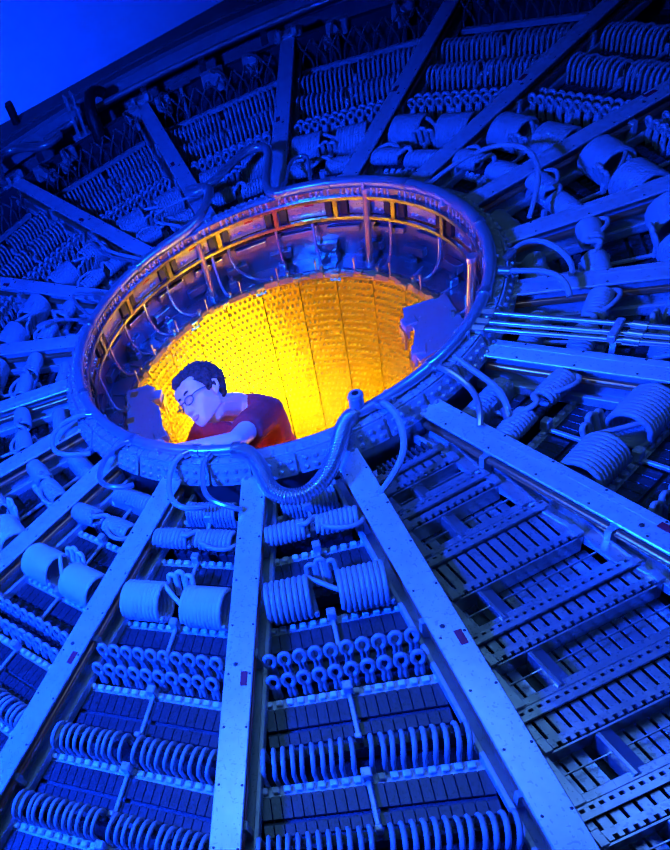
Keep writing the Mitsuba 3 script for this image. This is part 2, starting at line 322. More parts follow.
part(kn, 'collar', mk(cyl(pol(.985, 186.2, .070), pol(.985, 186.2, .080), .031, 18), 'mat_bolt', 40))
part(kn, 'socket', mk(cyl(pol(.985, 186.2, .088), pol(.985, 186.2, .094), .014, 12), 'mat_black', 40))
# thin hoses looping between the ring and the bays: (r, angle, z)
THIN = [
    ([(1.0, 190.2, .0), (1.05, 191.2, .02), (1.106, 191.3, .01), (1.244, 188.9, -.02), (1.335, 184.8, -.05), (1.37, 181.5, -.09)], .013, 'thin hose curling from the ring right of the corrugated hose'),
    ([(1.0, 206, 0), (1.061, 206, .01), (1.187, 205.5, -.02), (1.275, 203.4, -.04), (1.335, 200.8, -.07)], .012, 'thin hose curling from the ring toward the long bare copper spoke'),
    ([(1.0, 126, 0), (1.06, 123.2, .0), (1.151, 122.2, -.02), (1.249, 125.0, -.03), (1.262, 129.4, -.03), (1.20, 132.5, -.06)], .013, 'thin hose loop third clockwise from the corrugated hose'),
    ([(1.0, 106, 0), (1.10, 102.5, 0), (1.218, 101.9, -.02), (1.27, 105.9, -.03), (1.258, 110.0, -.03), (1.15, 114.5, -.06)], .013, 'thin hose loop on the left side of the ring'),
    ([(1.0, 144.5, 0), (1.05, 142, .0), (1.107, 141.4, -.01), (1.205, 142.7, -.03), (1.278, 145.7, -.04), (1.25, 151, -.08)], .013, 'thin hose loop second clockwise from the corrugated hose'),
    ([(1.0, 150.4, 0), (1.05, 149.2, .0), (1.109, 149.3, -.01), (1.201, 150.6, -.03), (1.253, 152.9, -.04), (1.29, 158.5, -.07)], .012, 'thin hose loop next to the corrugated hose, clockwise side'),
    ([(1.33, .5, .02), (1.335, 6, .02), (1.353, 11.3, .01), (1.33, 12.9, 0), (1.2, 11, -.01), (1.07, 9.4, -.03)], .009, 'thin wire bent sharply beside the hose elbow'),
    ([(1.80, 23.0, -.08), (1.60, 24.6, -.04), (1.396, 26.3, -.03), (1.22, 25.9, -.03), (1.10, 24.4, -.05)], .010, 'thin hose sagging across the upper left spoke'),
    ([(1.78, 24.4, -.09), (1.58, 26.0, -.05), (1.40, 27.6, -.04), (1.25, 27.2, -.04), (1.12, 25.6, -.06)], .010, 'second thin hose sagging beside the upper left spoke'),
    ([(1.05, 337, -.01), (1.162, 335.9, .0), (1.333, 335.0, .0), (1.35, 333.2, 0), (1.31, 331.6, .0), (1.12, 329.3, -.03)], .010, 'thin hose arched above the top of the ring'),
    ([(1.0, 290, 0), (1.09, 288.6, .02), (1.233, 286.2, .05), (1.345, 281.5, .06), (1.36, 275, .05), (1.30, 268, .02), (1.21, 261.5, -.05)], .011, 'thin dark hose arched over two bays at the upper right'),
    ([(1.06, 246.2, -.02), (1.10, 248.2, .0), (1.169, 249.3, .0), (1.271, 244.6, -.02), (1.30, 239.5, -.05)], .011, 'thin hose bent around the right spoke, upper one'),
    ([(1.04, 240.5, 0), (1.16, 238.4, .01), (1.247, 236.9, .0), (1.31, 233.3, -.05)], .011, 'thin hose bent around the right spoke, lower one'),
    ([(1.07, 45.6, -.02), (1.18, 44.8, 0), (1.27, 45.6, .0), (1.20, 49, -.01), (1.06, 52.5, -.05)], .010, 'thin wire kinked beside the left of the ring'),
    ([(1.06, 56.5, -.02), (1.20, 55.8, .0), (1.36, 56.6, .0), (1.40, 57.5, -.01)], .010, 'thin pipe with a brass end pointing at the left of the ring'),
    ([(1.37, 205.5, -.1), (1.25, 209, -.06), (1.12, 211, -.05), (1.03, 212, -.02)], .012, 'pale hose lying under the right spoke near the ring'),
]
for pts, r, lab in THIN:
    k = thing('thin_hose', lab, 'hose')
    q = np.array([pol(*p) for p in pts])
    part(k, 'hose', mk(tube(spline(q, 44), r, 8), 'mat_cable' if rng.random() < .55 else 'mat_pipe', 40))
    d = (q[1] - q[0]) / np.linalg.norm(q[1] - q[0])
    part(k, 'fitting', mk(cyl(q[0] - d * .005, q[0] + d * .045, r * 1.55, 10), 'mat_steel', 40))

# ------------------------------------------------------------------ inner collar with windows
ck = thing('window_collar', 'ring-shaped collar of framed windows inside the flange', 'collar')
part(ck, 'rail', mk(revolve([(.968, -.088), (.984, -.088), (.984, -.070), (.968, -.070)]), 'mat_rail', 30), label='warm lit upper rail')
part(ck, 'rail', mk(revolve([(.966, -.200), (.984, -.200), (.984, -.182), (.966, -.182)]), 'mat_rail', 30), label='warm lit lower rail')
part(ck, 'hood', mk(revolve([(.985, -.072), (.985, -.030), (.995, -.030), (.995, -.072)]), 'mat_board', 30))
part(ck, 'back_wall', mk(ring_rect(1.035, 1.045, -.26, -.06), 'mat_dark', 30))
POST = mk(box((.974, 0, -.135), (.014, .026, .098)), 'mat_rail')
PAN = mk(ring_rect(1.000, 1.008, -.182, -.088, -6.2, 6.2, 8), 'mat_panel')
TAG = mk(cbox((.998, 0, -.108), (.005, .052, .016), .001), 'mat_tag')
PB = mk(cat([bolt(pol(1.0, t, -.160), (-1, 0, 0), .010, .009) for t in (-4.2, -2.6, 2.6, 4.2)]), 'mat_bolt')
SIDE = mk(box((.995, 0, -.135), (.03, .035, .090)), 'mat_black')
HB = mk(cat([bolt(pol(.985, t, -.050), (-1, 0, 0), .007, .007) for t in (-8, -5.3, -2.7, 0, 2.7, 5.3, 8)]), 'mat_bolt')
for k in range(18):
    part(ck, 'post', POST, rotz(20 * k))
    p = part(ck, 'panel', PAN, rotz(20 * k + 10)); part(p, 'tag', TAG, rotz(20 * k + 9), label='small dark red tag'); part(p, 'bolt_heads', PB, rotz(20 * k + 10), kind='stuff')
    part(ck, 'hood_bolts', HB, rotz(20 * k + 10), kind='stuff')
    for s in (-1, 1): part(ck, 'dark_block', SIDE, rotz(20 * k + s * 2.6))

# ------------------------------------------------------------------ recess below the collar: wall, shelf, boards, tubes, poles
sk = thing('recess_shelf', 'shadowed shelf and wall between the collar and the gold drum', 'shelf')
part(sk, 'shelf', mk(ring_rect(.872, 1.08, -.500, -.480), 'mat_plate', 30))
part(sk, 'wall', mk(ring_rect(1.062, 1.08, -.48, -.10), 'mat_board', 30))
part(sk, 'skirt', mk(ring_rect(.905, .92, Z0, -.50), 'mat_back', 30))
BD = mk(cbox((1.045, 0, -.30), (.03, .19, .035), .004), 'mat_plate'); BD2 = mk(cbox((1.04, 0, -.40), (.04, .13, .05), .004), 'mat_board')
BD3 = mk(cat([cbox((1.0, 0, -.455), (.05, .05, .05), .006), box((1.0, 0, -.42), (.02, .02, .03))]), 'mat_plate')
for k in range(24):
    a = 15 * k + 5
    part(sk, 'strip', BD, rotz(a)); part(sk, 'box', BD2, rotz(a + 6)); part(sk, 'terminal', BD3, rotz(a + 3 + 3 * (k % 3)))
BR = mk(box((.966, 0, -.474), (.10, .19, .012)), 'mat_plate')
for k in range(24): part(sk, 'plate', BR, rotz(15 * k + 12.7))
for i, (a, a2, bulge) in enumerate([(44, 41, .03), (33, 29, .04), (22, 16, .05), (3.5, 2, .07), (357.5, 345, .02), (341, 339, .05), (329, 326, .06), (303, 304, .05), (284, 288, .05), (266, 262, .05), (55, 52, .04), (248, 246, .05), (68, 74, .05), (82, 88, .05)]):
    nth = ['twelfth', 'thirteenth', 'fourteenth', 'first', 'second', 'third', 'fourth', 'fifth', 'sixth', 'seventh', 'eleventh', 'eighth', 'tenth', 'ninth'][i]
    k = thing('sensor_tube', f'thin curved tube dropping from the collar to the drum rim, {nth} clockwise by angle', 'tube', 'tubes below the collar')
    q = [pol(.995, a, -.19), pol(1.005, a, -.27), pol(.998, a + (a2 - a) * .1, -.36 - bulge * .4), pol(.97, a + (a2 - a) * .45, -.445 - bulge * .2), pol(.915, a + (a2 - a) * .85, -.460), pol(.885, a2, -.435)]
    part(k, 'tube', mk(tube(spline(q, 30), .0085, 8), 'mat_steel' if i % 3 else 'mat_cable', 40))
    part(k, 'ferrule', mk(cyl(q[-1] + [0, 0, -.03], q[-1] + [0, 0, .012], .011, 8), 'mat_brass', 40))
for i, (rt, rb, a, lab) in enumerate([(.992, .965, 7.2, 'upper left'), (.985, .952, 309.6, 'top'), (.935, .925, 251.4, 'right')]):
    k = thing('support_rod', f'brass-toned rod standing between shelf and collar, {lab} of three', 'rod')
    part(k, 'rod', mk(cyl(pol(rt, a, -.035), pol(rb, a, -.45), .0185, 14), 'mat_brass', 40))
    part(k, 'foot', mk(cyl(pol(rb, a, -.482), pol(rb, a, -.445), .026, 14), 'mat_pipe', 40))
    part(k, 'cap', mk(cyl(pol(rt, a, -.052), pol(rt, a, -.028), .024, 14), 'mat_pipe', 40))

# ------------------------------------------------------------------ gold drum
gd = thing('gold_drum', 'gold studded drum lining the well, glowing amber', 'drum')
RG, ZT, ZB = .857, -.468, Z0 + .005
def panel(a0, a1, zt=ZT): return ring_rect(RG, RG + .010, ZB, zt, a0 + .18, a1 - .18, 8)
PN = mk(panel(-7.5, 7.5), 'mat_gold', 30)
bm = []
for i in range(32):
    for j in range(7):
        t = -6.6 + 13.2 * (j + .5 * (i % 2)) / 6.5; zc = -.512 - i * .046
        if abs(t) > 6.9: continue
        c = pol(RG, t, zc); n = -pol(1, t, 0); u = np.array([-n[1], n[0], 0]); w = np.array([0, 0, 1.0]); r = .0100
        an = np.arange(7) * 2 * np.pi / 7
        v = np.vstack([c + r * (np.cos(an)[:, None] * u + np.sin(an)[:, None] * w), c + n * .012 + .6 * r * (np.cos(an)[:, None] * u + np.sin(an)[:, None] * w), c + n * .0165])
        f = [q for s in range(7) for q in ([s, (s + 1) % 7, 7 + (s + 1) % 7], [s, 7 + (s + 1) % 7, 7 + s], [7 + s, 7 + (s + 1) % 7, 14])]
        bm.append((v, np.array(f)[:, ::-1]))
BM = mk(cat(bm), 'mat_stud', True)
for k in range(24):
    a = (15 * k + 12.7) % 360                # panel middles; seams at 5.2 + 15 k
    if 246 < a < 272 or 68 < a < 108: continue
    p = part(gd, 'panel', PN, rotz(a)); part(p, 'stud_heads', BM, rotz(a), kind='stuff')
TL = mk(xf(cbox((RG - .004, 0, ZT - .030), (.003, .062, .020), .0008), np.eye(4)), 'mat_teal')
for a in (20.2, 350.2, 320.2): part(gd, 'label', TL, rotz(a), label='small teal sticker')
lipm = []
for a0 in range(-86, 64, 3):
    w = rng.uniform(-.004, .004); hgt = rng.uniform(-.006, .006)
    lipm.append(revolve([(RG - .005 + w, ZT - .014), (RG + .035 + w, ZT - .014), (RG + .030 + w, ZT + .012 + hgt), (RG + .004 + w, ZT + .014 + hgt)], a0, a0 + 3.0 - (.5 if rng.random() < .25 else 0), 2))
part(gd, 'rim_tape', mk(cat(lipm), 'mat_tape', 30), label='crumpled pale gold tape along the rim')
PIN = mk(cat([tube([(RG + .012, 0, ZT - .004), (RG + .012, 0, ZT + .085)], .0042, 7), tube([(RG + .012, 0, ZT + .075), (RG + .012, 0, ZT + .098)], .0068, 7)]), 'mat_brass', 40)
CLIP = mk(cat([cbox((RG + .008, 0, ZT + .006), (.05, .05, .02), .004), cbox((RG - .006, -.012, ZT - .008), (.018, .012, .03), .003), cbox((RG - .006, .014, ZT - .008), (.018, .012, .03), .003)]), 'mat_tape')
for k in range(-6, 5):
    part(gd, 'pin', PIN, rotz(15 * k + 12.7)); part(gd, 'clip', CLIP, rotz(15 * k + 5.2 + 15))
# near half of the drum wall (only its lip shows at the right end)
part(gd, 'near_rim', mk(revolve([(RG - .004, ZT - .05), (RG + .03, ZT - .05), (RG + .03, ZT + .012), (RG - .004, ZT + .012)], 112, 247, 60), 'mat_tape', 30))
# blue bridge plates over the two splits of the drum
def poly_slab(pts, z0, z1):
    p = [(float(q[0]), float(q[1])) for q in pts]
    if sum(p[i][0] * p[(i + 1) % len(p)][1] - p[(i + 1) % len(p)][0] * p[i][1] for i in range(len(p))) < 0: p = p[::-1]
    return m3.CrossSection([p]).extrude(z1 - z0).translate((0, 0, z0))
for name, ends, lab in (('r', [(.925, 274), (.72, 278), (.684, 271), (.70, 262), (.668, 249), (.705, 241), (.78, 246), (.925, 256)], 'flat plate bridging the right gap in the gold drum'),
                        ('l', [(.925, 63), (.80, 60), (.745, 62), (.735, 72), (.69, 76), (.69, 92), (.73, 101), (.80, 103), (.925, 98)], 'flat plate bridging the left gap in the gold drum')):
    k = thing('bridge_plate', lab, 'plate'); q = [pol(r, a, 0) for r, a in ends]
    part(k, 'plate', mk(poly_slab(q, -.470, -.455), 'mat_bridge'))
    inner = (248, 268) if name == 'r' else (68, 96)
    for a in inner:
        rr = .695 if name == 'r' else .72
        part(k, 'bracket', mk(xf(cat([cbox((rr, 0, -.47), (.07, .075, .05), .005), cbox((rr - .02, 0, -.515), (.03, .05, .06), .004)]), rotz(a)), 'mat_bridge'))
        part(k, 'clip', mk(xf(cat([cbox((rr - .037, 0, -.505), (.012, .07, .05), .003), cbox((rr - .03, -.02, -.56), (.014, .02, .10), .003), cbox((rr - .03, .02, -.55), (.014, .018, .08), .003)]), rotz(a)), 'mat_tape'), label='gold taped clip')
    part(k, 'screws', mk(cat([bolt(pol(r, a, -.455), (0, 0, 1), .006, .004) for r in (.75, .88) for a in ((252, 268) if name == 'r' else (70, 84, 96))]), 'mat_bolt'), kind='stuff')
    # the outer cheek of gold panel that shows under the plate
    a0, a1 = (246, 273) if name == 'r' else (64, 110)
    part(k, 'gold_cheek', mk(ring_rect(RG, RG + .01, -1.6, -.472, a0, a1, 12), 'mat_gold', 30), label='gold panel below the plate')

# ------------------------------------------------------------------ spokes
def spoke_ply():
    r0, r1 = 1.085, 3.40; L, c = r1 - r0, (r1 + r0) / 2
    return dict(
        top=mk(cat([cbox((c, 0, -.090), (L, .104, .012), .003), box((c, .018, -.0835), (L - .03, .0025, .0012))]), 'mat_beam'),
        web=mk(box((c, 0, -.165), (L, .022, .140)), 'mat_frame'),
        foot=mk(cbox((c, 0, -.238), (L, .150, .012), .003), 'mat_frame'),
        rail=mk(cbox((c, 0, -.212), (L, .018, .042), .003), 'mat_frame'),
        pipe=mk(cyl((r0 + .02, 0, 0), (r1 - .03, 0, 0), .0145, 10), 'mat_copper', 40),
        clamp=mk(cat([box((0, 0, -.012), (.022, .036, .10)), box((0, .012, .03), (.03, .012, .03))]), 'mat_frame'),
        tag=mk(cbox((2.08, .022, -.0825), (.058, .024, .003), .0006), 'mat_tag'),
        screws=mk(cat([bolt((r, y, -.084), (0, 0, 1), .005, .0022) for r in np.arange(1.22, 3.3, .21) for y in (-.036, .042)] + [bolt((2.02, -.012, -.084), (0, 0, 1), .009, .004)]), 'mat_dark'),
        end=mk(cat([cbox((3.37, 0, -.10), (.10, .20, .08), .01), cbox((3.30, .06, -.05), (.04, .03, .07), .005), cbox((3.31, -.05, -.05), (.05, .04, .06), .005)]), 'mat_frame'))
SP = spoke_ply()
for k in range(18):
    b = k + 1; M = rotz(20 * k)
    d = (9 - k) if k <= 9 else (k - 9)                      # spoke 10 (k = 9) rises to the right of the corrugated hose
    if k == 9: lab = 'bright aluminium spoke meeting the right end of the corrugated hose'
    elif k == 8: lab = 'bright aluminium spoke meeting the left end of the corrugated hose'
    elif k < 9: lab = f"aluminium spoke, {CLOCKWISE[7 - k]} clockwise from the one left of the corrugated hose"
    else: lab = f"aluminium spoke, {CLOCKWISE[k - 10]} counterclockwise from the one right of the corrugated hose"
    s = thing('radial_spoke', lab, 'beam', 'spokes around the ring')
    part(s, 'face_plate', SP['top'], M); part(s, 'web', SP['web'], M); part(s, 'base_flange', SP['foot'], M)
    for y in (-1, 1):
        part(s, 'side_rail', SP['rail'], M @ move(0, .073 * y, 0))
        part(s, 'copper_pipe', SP['pipe'], M @ move(0, .034 * y, -.150), label='reddish copper pipe')
        for r in (1.42, 1.95, 2.6): part(s, 'clamp', SP['clamp'], M @ move(r, .040 * y, -.165))
    part(s, 'tag', SP['tag'], M, label='dark red tag'); part(s, 'screws', SP['screws'], M, kind='stuff'); part(s, 'end_bracket', SP['end'], M)

# ------------------------------------------------------------------ cable rows and module covers
def halfw(r): return r * math.tan(math.radians(10)) - .085
def rowA():
    w = halfw(1.2); n = 14; return [('loop', arch((1.155, y, -.26), (1.235, y + .008, -.26), (0, 0, 1), .11, .0085)) for y in np.linspace(-w + .02, w - .02, n)], 'mat_cable'
def rowB(v):
    w = halfw(1.40) + .02; g = .02 + .02 * v; out = []
    out.append(('coil', helix(-w, -g, 9, .040, .0105, 1.395, -.125, taper=.12, squash=.85)))
    out.append(('coil', helix(g, w, 9, .040, .0105, 1.405, -.115, taper=.12, squash=.85)))
    out.append(('knot', tube(spline([(1.39, -g - .03, -.09), (1.41, -.01, -.075), (1.385, .012, -.085), (1.415, g + .03, -.085)], 18), .012, 7)))
    out.append(('tail', tube(spline([(1.40, g, -.10), (1.46, g + .06, -.085), (1.47, w - .03, -.09), (1.43, w + .01, -.11)], 20), .010, 7)))
    return out, 'mat_cable'
def rowC(v):
    w = halfw(1.68) + .01; g = .050; R = .078; out = []
    t = 9 if v == 0 else 11
    out.append(('coil', helix(-w, -g, t - 1, R, .0112, 1.705, -.158, seg=16)))
    out.append(('coil', helix(g, w, t, R, .0112, 1.715, -.156, seg=16)))
    for y in (-.038, 0, .038): out.append(('loop', arch((1.640, y - .015, -.19), (1.640, y + .015, -.19), (-.35, 0, 1), .112 - abs(y) * .4, .0105)))
    out.append(('cross_cable', tube(spline([(1.655, -g - .01, -.10), (1.69, -.02, -.10), (1.74, .04, -.10), (1.77, .10, -.115)], 14), .0105, 7)))
    return out, ('mat_cable' if v < 2 else 'mat_cable_pale')
def rowD():
    out = []
    w = halfw(2.02); n = 10
    for x, dz in ((1.985, .012), (2.065, -.004)):
        for y in np.linspace(-w + .025, w - .025, n):
            t = np.linspace(-1.2, np.pi + 1.2, 14); ln = .30
            c = np.stack([x - ln * (.085 + .027 * np.sin(t)) + .012, y - .0195 * np.cos(t), -.150 + dz + .027 * np.sin(t)], 1)
            p = np.vstack([[x, y - .009, -.245], [x - .01, y - .007, -.20], c, [x - .01, y + .007, -.20], [x, y + .009, -.245]])
            out.append(('loop', tube(p, .0098, 8)))
    return out, 'mat_cable'
def rowE(r, seed):
    q = random.Random(seed); w = halfw(r); n = int(2 * w / .0305); out = []
    for i, y in enumerate(np.linspace(-w + .012, w - .012, n)):
        if abs(y) < .012: continue
        out.append(('loop', arch((r - .058, y + .003, -.26), (r + .042, y - .006 + q.uniform(-.004, .004), -.26), (0, 0, 1), .132 + q.uniform(-.006, .006), .0086, n=10, lean=(0, .006, 0))))
    return out, 'mat_cable'
def rowX():
    w = halfw(2.95); out = []
    for y in np.linspace(-w + .05, w - .05, 9):
        for s in (-1, 1): out.append(('wire', tube(spline([(2.99, y + s * .035, -.22), (2.955, y + s * .020, -.13), (2.93, y - s * .016, -.06), (2.965, y - s * .040, -.03)], 9), .0075, 6)))
    out.append(('rail', box((2.99, 0, -.24), (.035, 2 * w, .03))))
    return out, 'mat_cable_dark'
ROWS = [('A', 'tight short cable loops', 'first', [rowA()]), ('B', 'slim twisted double cable coil', 'second', [rowB(0), rowB(1)]), ('C', 'thick double coil of cable', 'third', [rowC(0), rowC(1), rowC(2)]),
        ('D', 'double row of small standing cable loops', 'fourth', [rowD()]), ('E', 'spring-like row of cable loops', 'fifth', [rowE(2.36, 1), rowE(2.36, 2)]),
        ('G', 'spring-like row of cable loops', 'sixth', [rowE(2.66, 3), rowE(2.66, 4)]), ('X', 'row of crossing thin wires', 'seventh', [rowX()])]
PLY = {}
for n, _, _, vs in ROWS:
    PLY[n] = [[(nm, mk(m, mat if nm != 'rail' else 'mat_frame', True if nm != 'rail' else False)) for nm, m in parts] for parts, mat in vs]
# module covers: (inner radius, outer radius of the first strip, of the second)
def cover_mesh(x0, x1, y0, y1, z, n):
    e = np.linspace(y0, y1, n + 1)
    return cat([cbox(((x0 + x1) / 2, (a + b) / 2, z), (x1 - x0, b - a - .0022, .012), .0014) for a, b in zip(e[:-1], e[1:])])
MODS = [(1.245, 1.285, 1.300, 1.345), (1.470, 1.555, 1.570, 1.615), (1.805, 1.885, 1.902, 1.945), (2.120, 2.205, 2.222, 2.270), (2.445, 2.525, 2.542, 2.585), (2.745, 2.825, 2.842, 2.895)]
MP = []
for x0, x1, x2, x3 in MODS:
    w = halfw(x1); n = max(3, int(w / .036)); d = {}
    d['cover'] = [mk(cover_mesh(a, b, y0, y1, -.235, n), 'mat_cover') for a, b in ((x0, x1), (x2, x3)) for y0, y1 in ((-w, -.010), (.010, w))]
    d['connector_strip'] = mk(cat([cbox((x0 - .020, y, -.228), (.022, .024, .020), .003) for y in np.arange(-w + .02, w - .01, .0385)]), 'mat_plug')
    d['strip_base'] = mk(box((x0 - .018, 0, -.246), (.040, 2 * w, .018)), 'mat_frame')
    d['pin_block'] = mk(cat([box((x3 + .028, y, -.255), (.030, .009, .05)) for y in np.arange(-w + .012, w, .0385)]), 'mat_dark')
    d['center_post'] = mk(cat([cbox((x0 - .02, 0, -.19), (.034, .034, .05), .004), cbox(((x0 + x3) / 2, 0, -.215), (x3 - x0 + .05, .016, .016), .003), cbox((x3 + .02, 0, -.20), (.022, .024, .05), .004)]), 'mat_frame')
    d['chassis'] = mk(box(((x0 + x3) / 2, 0, -.285), (x3 - x0 + .08, 2 * w, .07)), 'mat_dark')
    MP.append(d)
CORD = ['first', 'second', 'third', 'fourth', 'fifth', 'sixth', 'seventh']
RMAX = {1: 9, 2: 9, 3: 2.5, 4: 2.1, 5: 2.1, 6: 2.1, 7: 2.5, 8: 2.8, 9: 2.8, 10: 2.8, 11: 2.1, 12: 1.9, 13: 1.9, 14: 2.3, 15: 2.8, 16: 9, 17: 9, 18: 9}
RR = dict(A=1.2, B=1.4, C=1.68, D=2.02, E=2.36, G=2.66, X=2.95)
for b in range(1, 19):
    if b == 10: continue
    M = rotz(20 * (b - 1) + 10); where = bay_words(b)
    for i, (n, desc, nth, vs) in enumerate(ROWS):
        if RR[n] > RMAX[b]: continue
        k = thing('cable_row', f'{desc}, {nth} out {where}', 'cable bundle', f'cable rows, {nth} out from the ring')
        v = 0 if (b == 9) else (2 if (n == 'C' and b in (6, 7, 8)) else (b % max(1, min(2, len(vs)))))
        if n == 'C' and b != 9 and v == 0: v = 1
        Q = M
        if n in 'BC' and b % 2: Q = M @ np.diag([1.0, 1, 1, 1])
        for nm, ply in PLY[n][v]: part(k, nm, ply, Q)
    for i, d in enumerate(MP):
        if MODS[i][0] > RMAX[b] or (b not in (8, 9) and MODS[i][0] > 2.6): continue
        k = thing('circuit_module', f'dark module covers, pale plugs, {CORD[i]} out {where}', 'electronics module', f'circuit modules, {CORD[i]} out from the ring')
        for c in d['cover']: part(k, 'cover', c, M)
        part(k, 'connector_strip', d['connector_strip'], M, label='row of pale plugs', kind='stuff'); part(k, 'strip_base', d['strip_base'], M)
        part(k, 'pin_block', d['pin_block'], M, kind='stuff'); part(k, 'center_post', d['center_post'], M, label='upright metal bracket'); part(k, 'chassis', d['chassis'], M)

# ------------------------------------------------------------------ the bare bay with empty card crates
M = rotz(190)
def comb(x0, x1, y0, y1, z, th, pitch, side=1, depth=.012):
    ys = np.arange(y0, y1, pitch / 2); pts = []
    for i, y in enumerate(ys): xx = x1 - (depth if i % 2 else 0); pts += [(xx, y), (xx, min(y + pitch / 2, y1))]
    pts = [(x0, y0)] + pts + [(x0, y1)]
    if side < 0: pts = [(x0 + x1 - x, y) for x, y in pts]
    return poly_slab([(x, y, 0) for x, y in pts], z - th / 2, z + th / 2)
# (inner rail pair, slotted strip, outer rail pair, bin)
CR = [(1.22, 1.30, 1.42), (1.445, 1.495, 1.665), (1.690, 1.850, 2.035), (2.045, 2.130, 2.325), (2.345, 2.450, 2.650), (2.665, 2.735, 2.90)]
for i, (xa, xb, xc) in enumerate(CR):
    w = halfw((xa + xb) / 2) + .015; wb = halfw((xb + xc) / 2) + .02; div = -.11 - .02 * i if i > 1 else -.05
    k = thing('card_crate', f'empty slotted metal card crate, {CORD[i]} out {bay_words(10)}', 'crate', 'empty card crates in the bare bay')
    part(k, 'comb_rail', mk(comb(xa - .016, xa + .016, -w, w, -.175, .012, .030, -1), 'mat_tray'), M)
    part(k, 'comb_rail', mk(comb(xb - .016, xb + .016, -w, w, -.180, .012, .030, 1), 'mat_tray'), M)
    part(k, 'rail_wall', mk(box((xa - .020, 0, -.215), (.006, 2 * w, .075)), 'mat_tray'), M)
    part(k, 'rail_wall', mk(box((xb + .022, 0, -.225), (.006, 2 * w, .085)), 'mat_tray'), M)
    ys = np.arange(-w + .02, w - .015, .040)
    SL = mk(cbox(((xa + xb) / 2, 0, -.198), (xb - xa - .03, .030, .005), .001), 'mat_tray')
    for y in ys: part(k, 'slat', SL, M @ move(0, y, 0))
    SB = mk(cbox(((xb + xc) / 2, 0, -.285), (xc - xb - .04, .033, .006), .001), 'mat_tray')
    for y in np.arange(-wb + .02, wb - .01, .042):
        if abs(y - div) > .03: part(k, 'bin_slat', SB, M @ move(0, y, 0))
    part(k, 'bin_wall', mk(box((xc - .012, 0, -.245), (.006, 2 * wb, .09)), 'mat_tray'), M)
    part(k, 'bin_lip', mk(cat([cbox((xc - .03, 0, -.203), (.028, 2 * wb, .008), .002), box(((xb + xc) / 2 - .02, 0, -.24), (.004, 2 * wb, .012))]), 'mat_tray'), M)
    part(k, 'divider', mk(cat([cbox(((xb + xc) / 2, div, -.235), (xc - xb - .05, .014, .095), .002), xf(cbox((0, 0, 0), (xc - xb - .05, .06, .005), .0015), np.array([[1, 0, 0, (xb + xc) / 2], [0, .82, .57, div + .026], [0, -.57, .82, -.207], [0, 0, 0, 1.0]]))]), 'mat_steel'), M)
    for s in (-1, 1):
        part(k, 'end_plate', mk(cat([cbox(((xa + xc) / 2, s * (wb + .012), -.23), (xc - xa, .008, .11), .002), cbox(((xb + xc) / 2, s * (wb - .012), -.185), (xc - xb - .03, .045, .006), .002), cbox((xb, s * (w - .01), -.168), (.05, .03, .014), .003)]), 'mat_tray'), M)
    part(k, 'tray_base', mk(box(((xa + xc) / 2, 0, -.318), (xc - xa, 2 * wb, .02)), 'mat_dark'), M)
cb = thing('cable_comb', 'short row of black plugs beside the ring in the bare bay', 'plug row')
part(cb, 'plugs', mk(cat([box((1.185, y, -.19), (.05, .009, .05)) for y in np.arange(-.10, .11, .022)]), 'mat_dark'), M, kind='stuff')
part(cb, 'plate', mk(cbox((1.20, 0, -.235), (.16, .22, .014), .003), 'mat_frame'), M)

# ------------------------------------------------------------------ parallel rods on the right, and hardware at the far rim
for i, (a0, a1) in enumerate(((226.2, 224.2), (223.0, 222.6), (220.6, 221.5))):
    p0, p1 = pol(1.02, a0, -.01), pol(2.3, a1 - (.6 if i == 0 else -.3 if i == 2 else 0), .0)
    k = thing('tie_rod', f"{['upper', 'middle', 'lower'][i]} of three thin parallel rods running right from the ring", 'rod')
    part(k, 'rod', mk(cyl(p0, p1, .010, 10), 'mat_pipe', 40))
    part(k, 'nut', mk(cyl(p0, p0 + (p1 - p0) * .04, .019, 6), 'mat_steel', 30))
    part(k, 'sleeve', mk(cyl(p0 + (p1 - p0) * .42, p0 + (p1 - p0) * .46, .016, 10), 'mat_steel', 40))
k = thing('rod_clamp', 'small bar clamping the three parallel rods', 'clamp')
part(k, 'bar', mk(xf(cbox((1.52, -.0, .008), (.028, .11, .03), .004), rotz(222.7)), 'mat_frame'))
part(k, 'post', mk(xf(box((1.52, 0, -.05), (.02, .02, .09)), rotz(222.7)), 'mat_frame'))
k = thing('rim_post', 'small dark post standing on the yoke edge at the far left', 'post')
part(k, 'post', mk(cyl(pol(4.12, 14.0, .0), pol(4.12, 14.0, .17), .036, 14), 'mat_black', 40)); part(k, 'cap', mk(cyl(pol(4.12, 14.0, .165), pol(4.12, 14.0, .185), .030, 14), 'mat_dark', 40))
k = thing('latch_bracket', 'upright dark slotted bracket on the rim at the upper left', 'bracket')
for s in (-.028, .028): part(k, 'cheek', mk(xf(cbox((3.42, s, .04), (.10, .016, .34), .004), rotz(8.6)), 'mat_frame'))
part(k, 'bolt', mk(xf(cyl((3.42, -.06, .10), (3.42, .06, .10), .016), rotz(8.6)), 'mat_bolt', 40)); part(k, 'base', mk(xf(cbox((3.42, 0, -.12), (.16, .14, .04), .006), rotz(8.6)), 'mat_frame'))
k = tag(num('lifting_hook'), 'curved dark hook behind the upright bracket at the upper left', 'hook')
put(k, mk(tube(spline([pol(3.24, 6.9, -.15), pol(3.26, 6.9, -.02), pol(3.32, 6.6, .08), pol(3.40, 5.8, .125), pol(3.47, 4.6, .10), pol(3.48, 3.9, .06)], 30), np.linspace(.055, .035, 30), 10), 'mat_black', 40))
k = thing('junction_plate', 'pale blank plate fixed near the rim above the cable rows', 'plate')
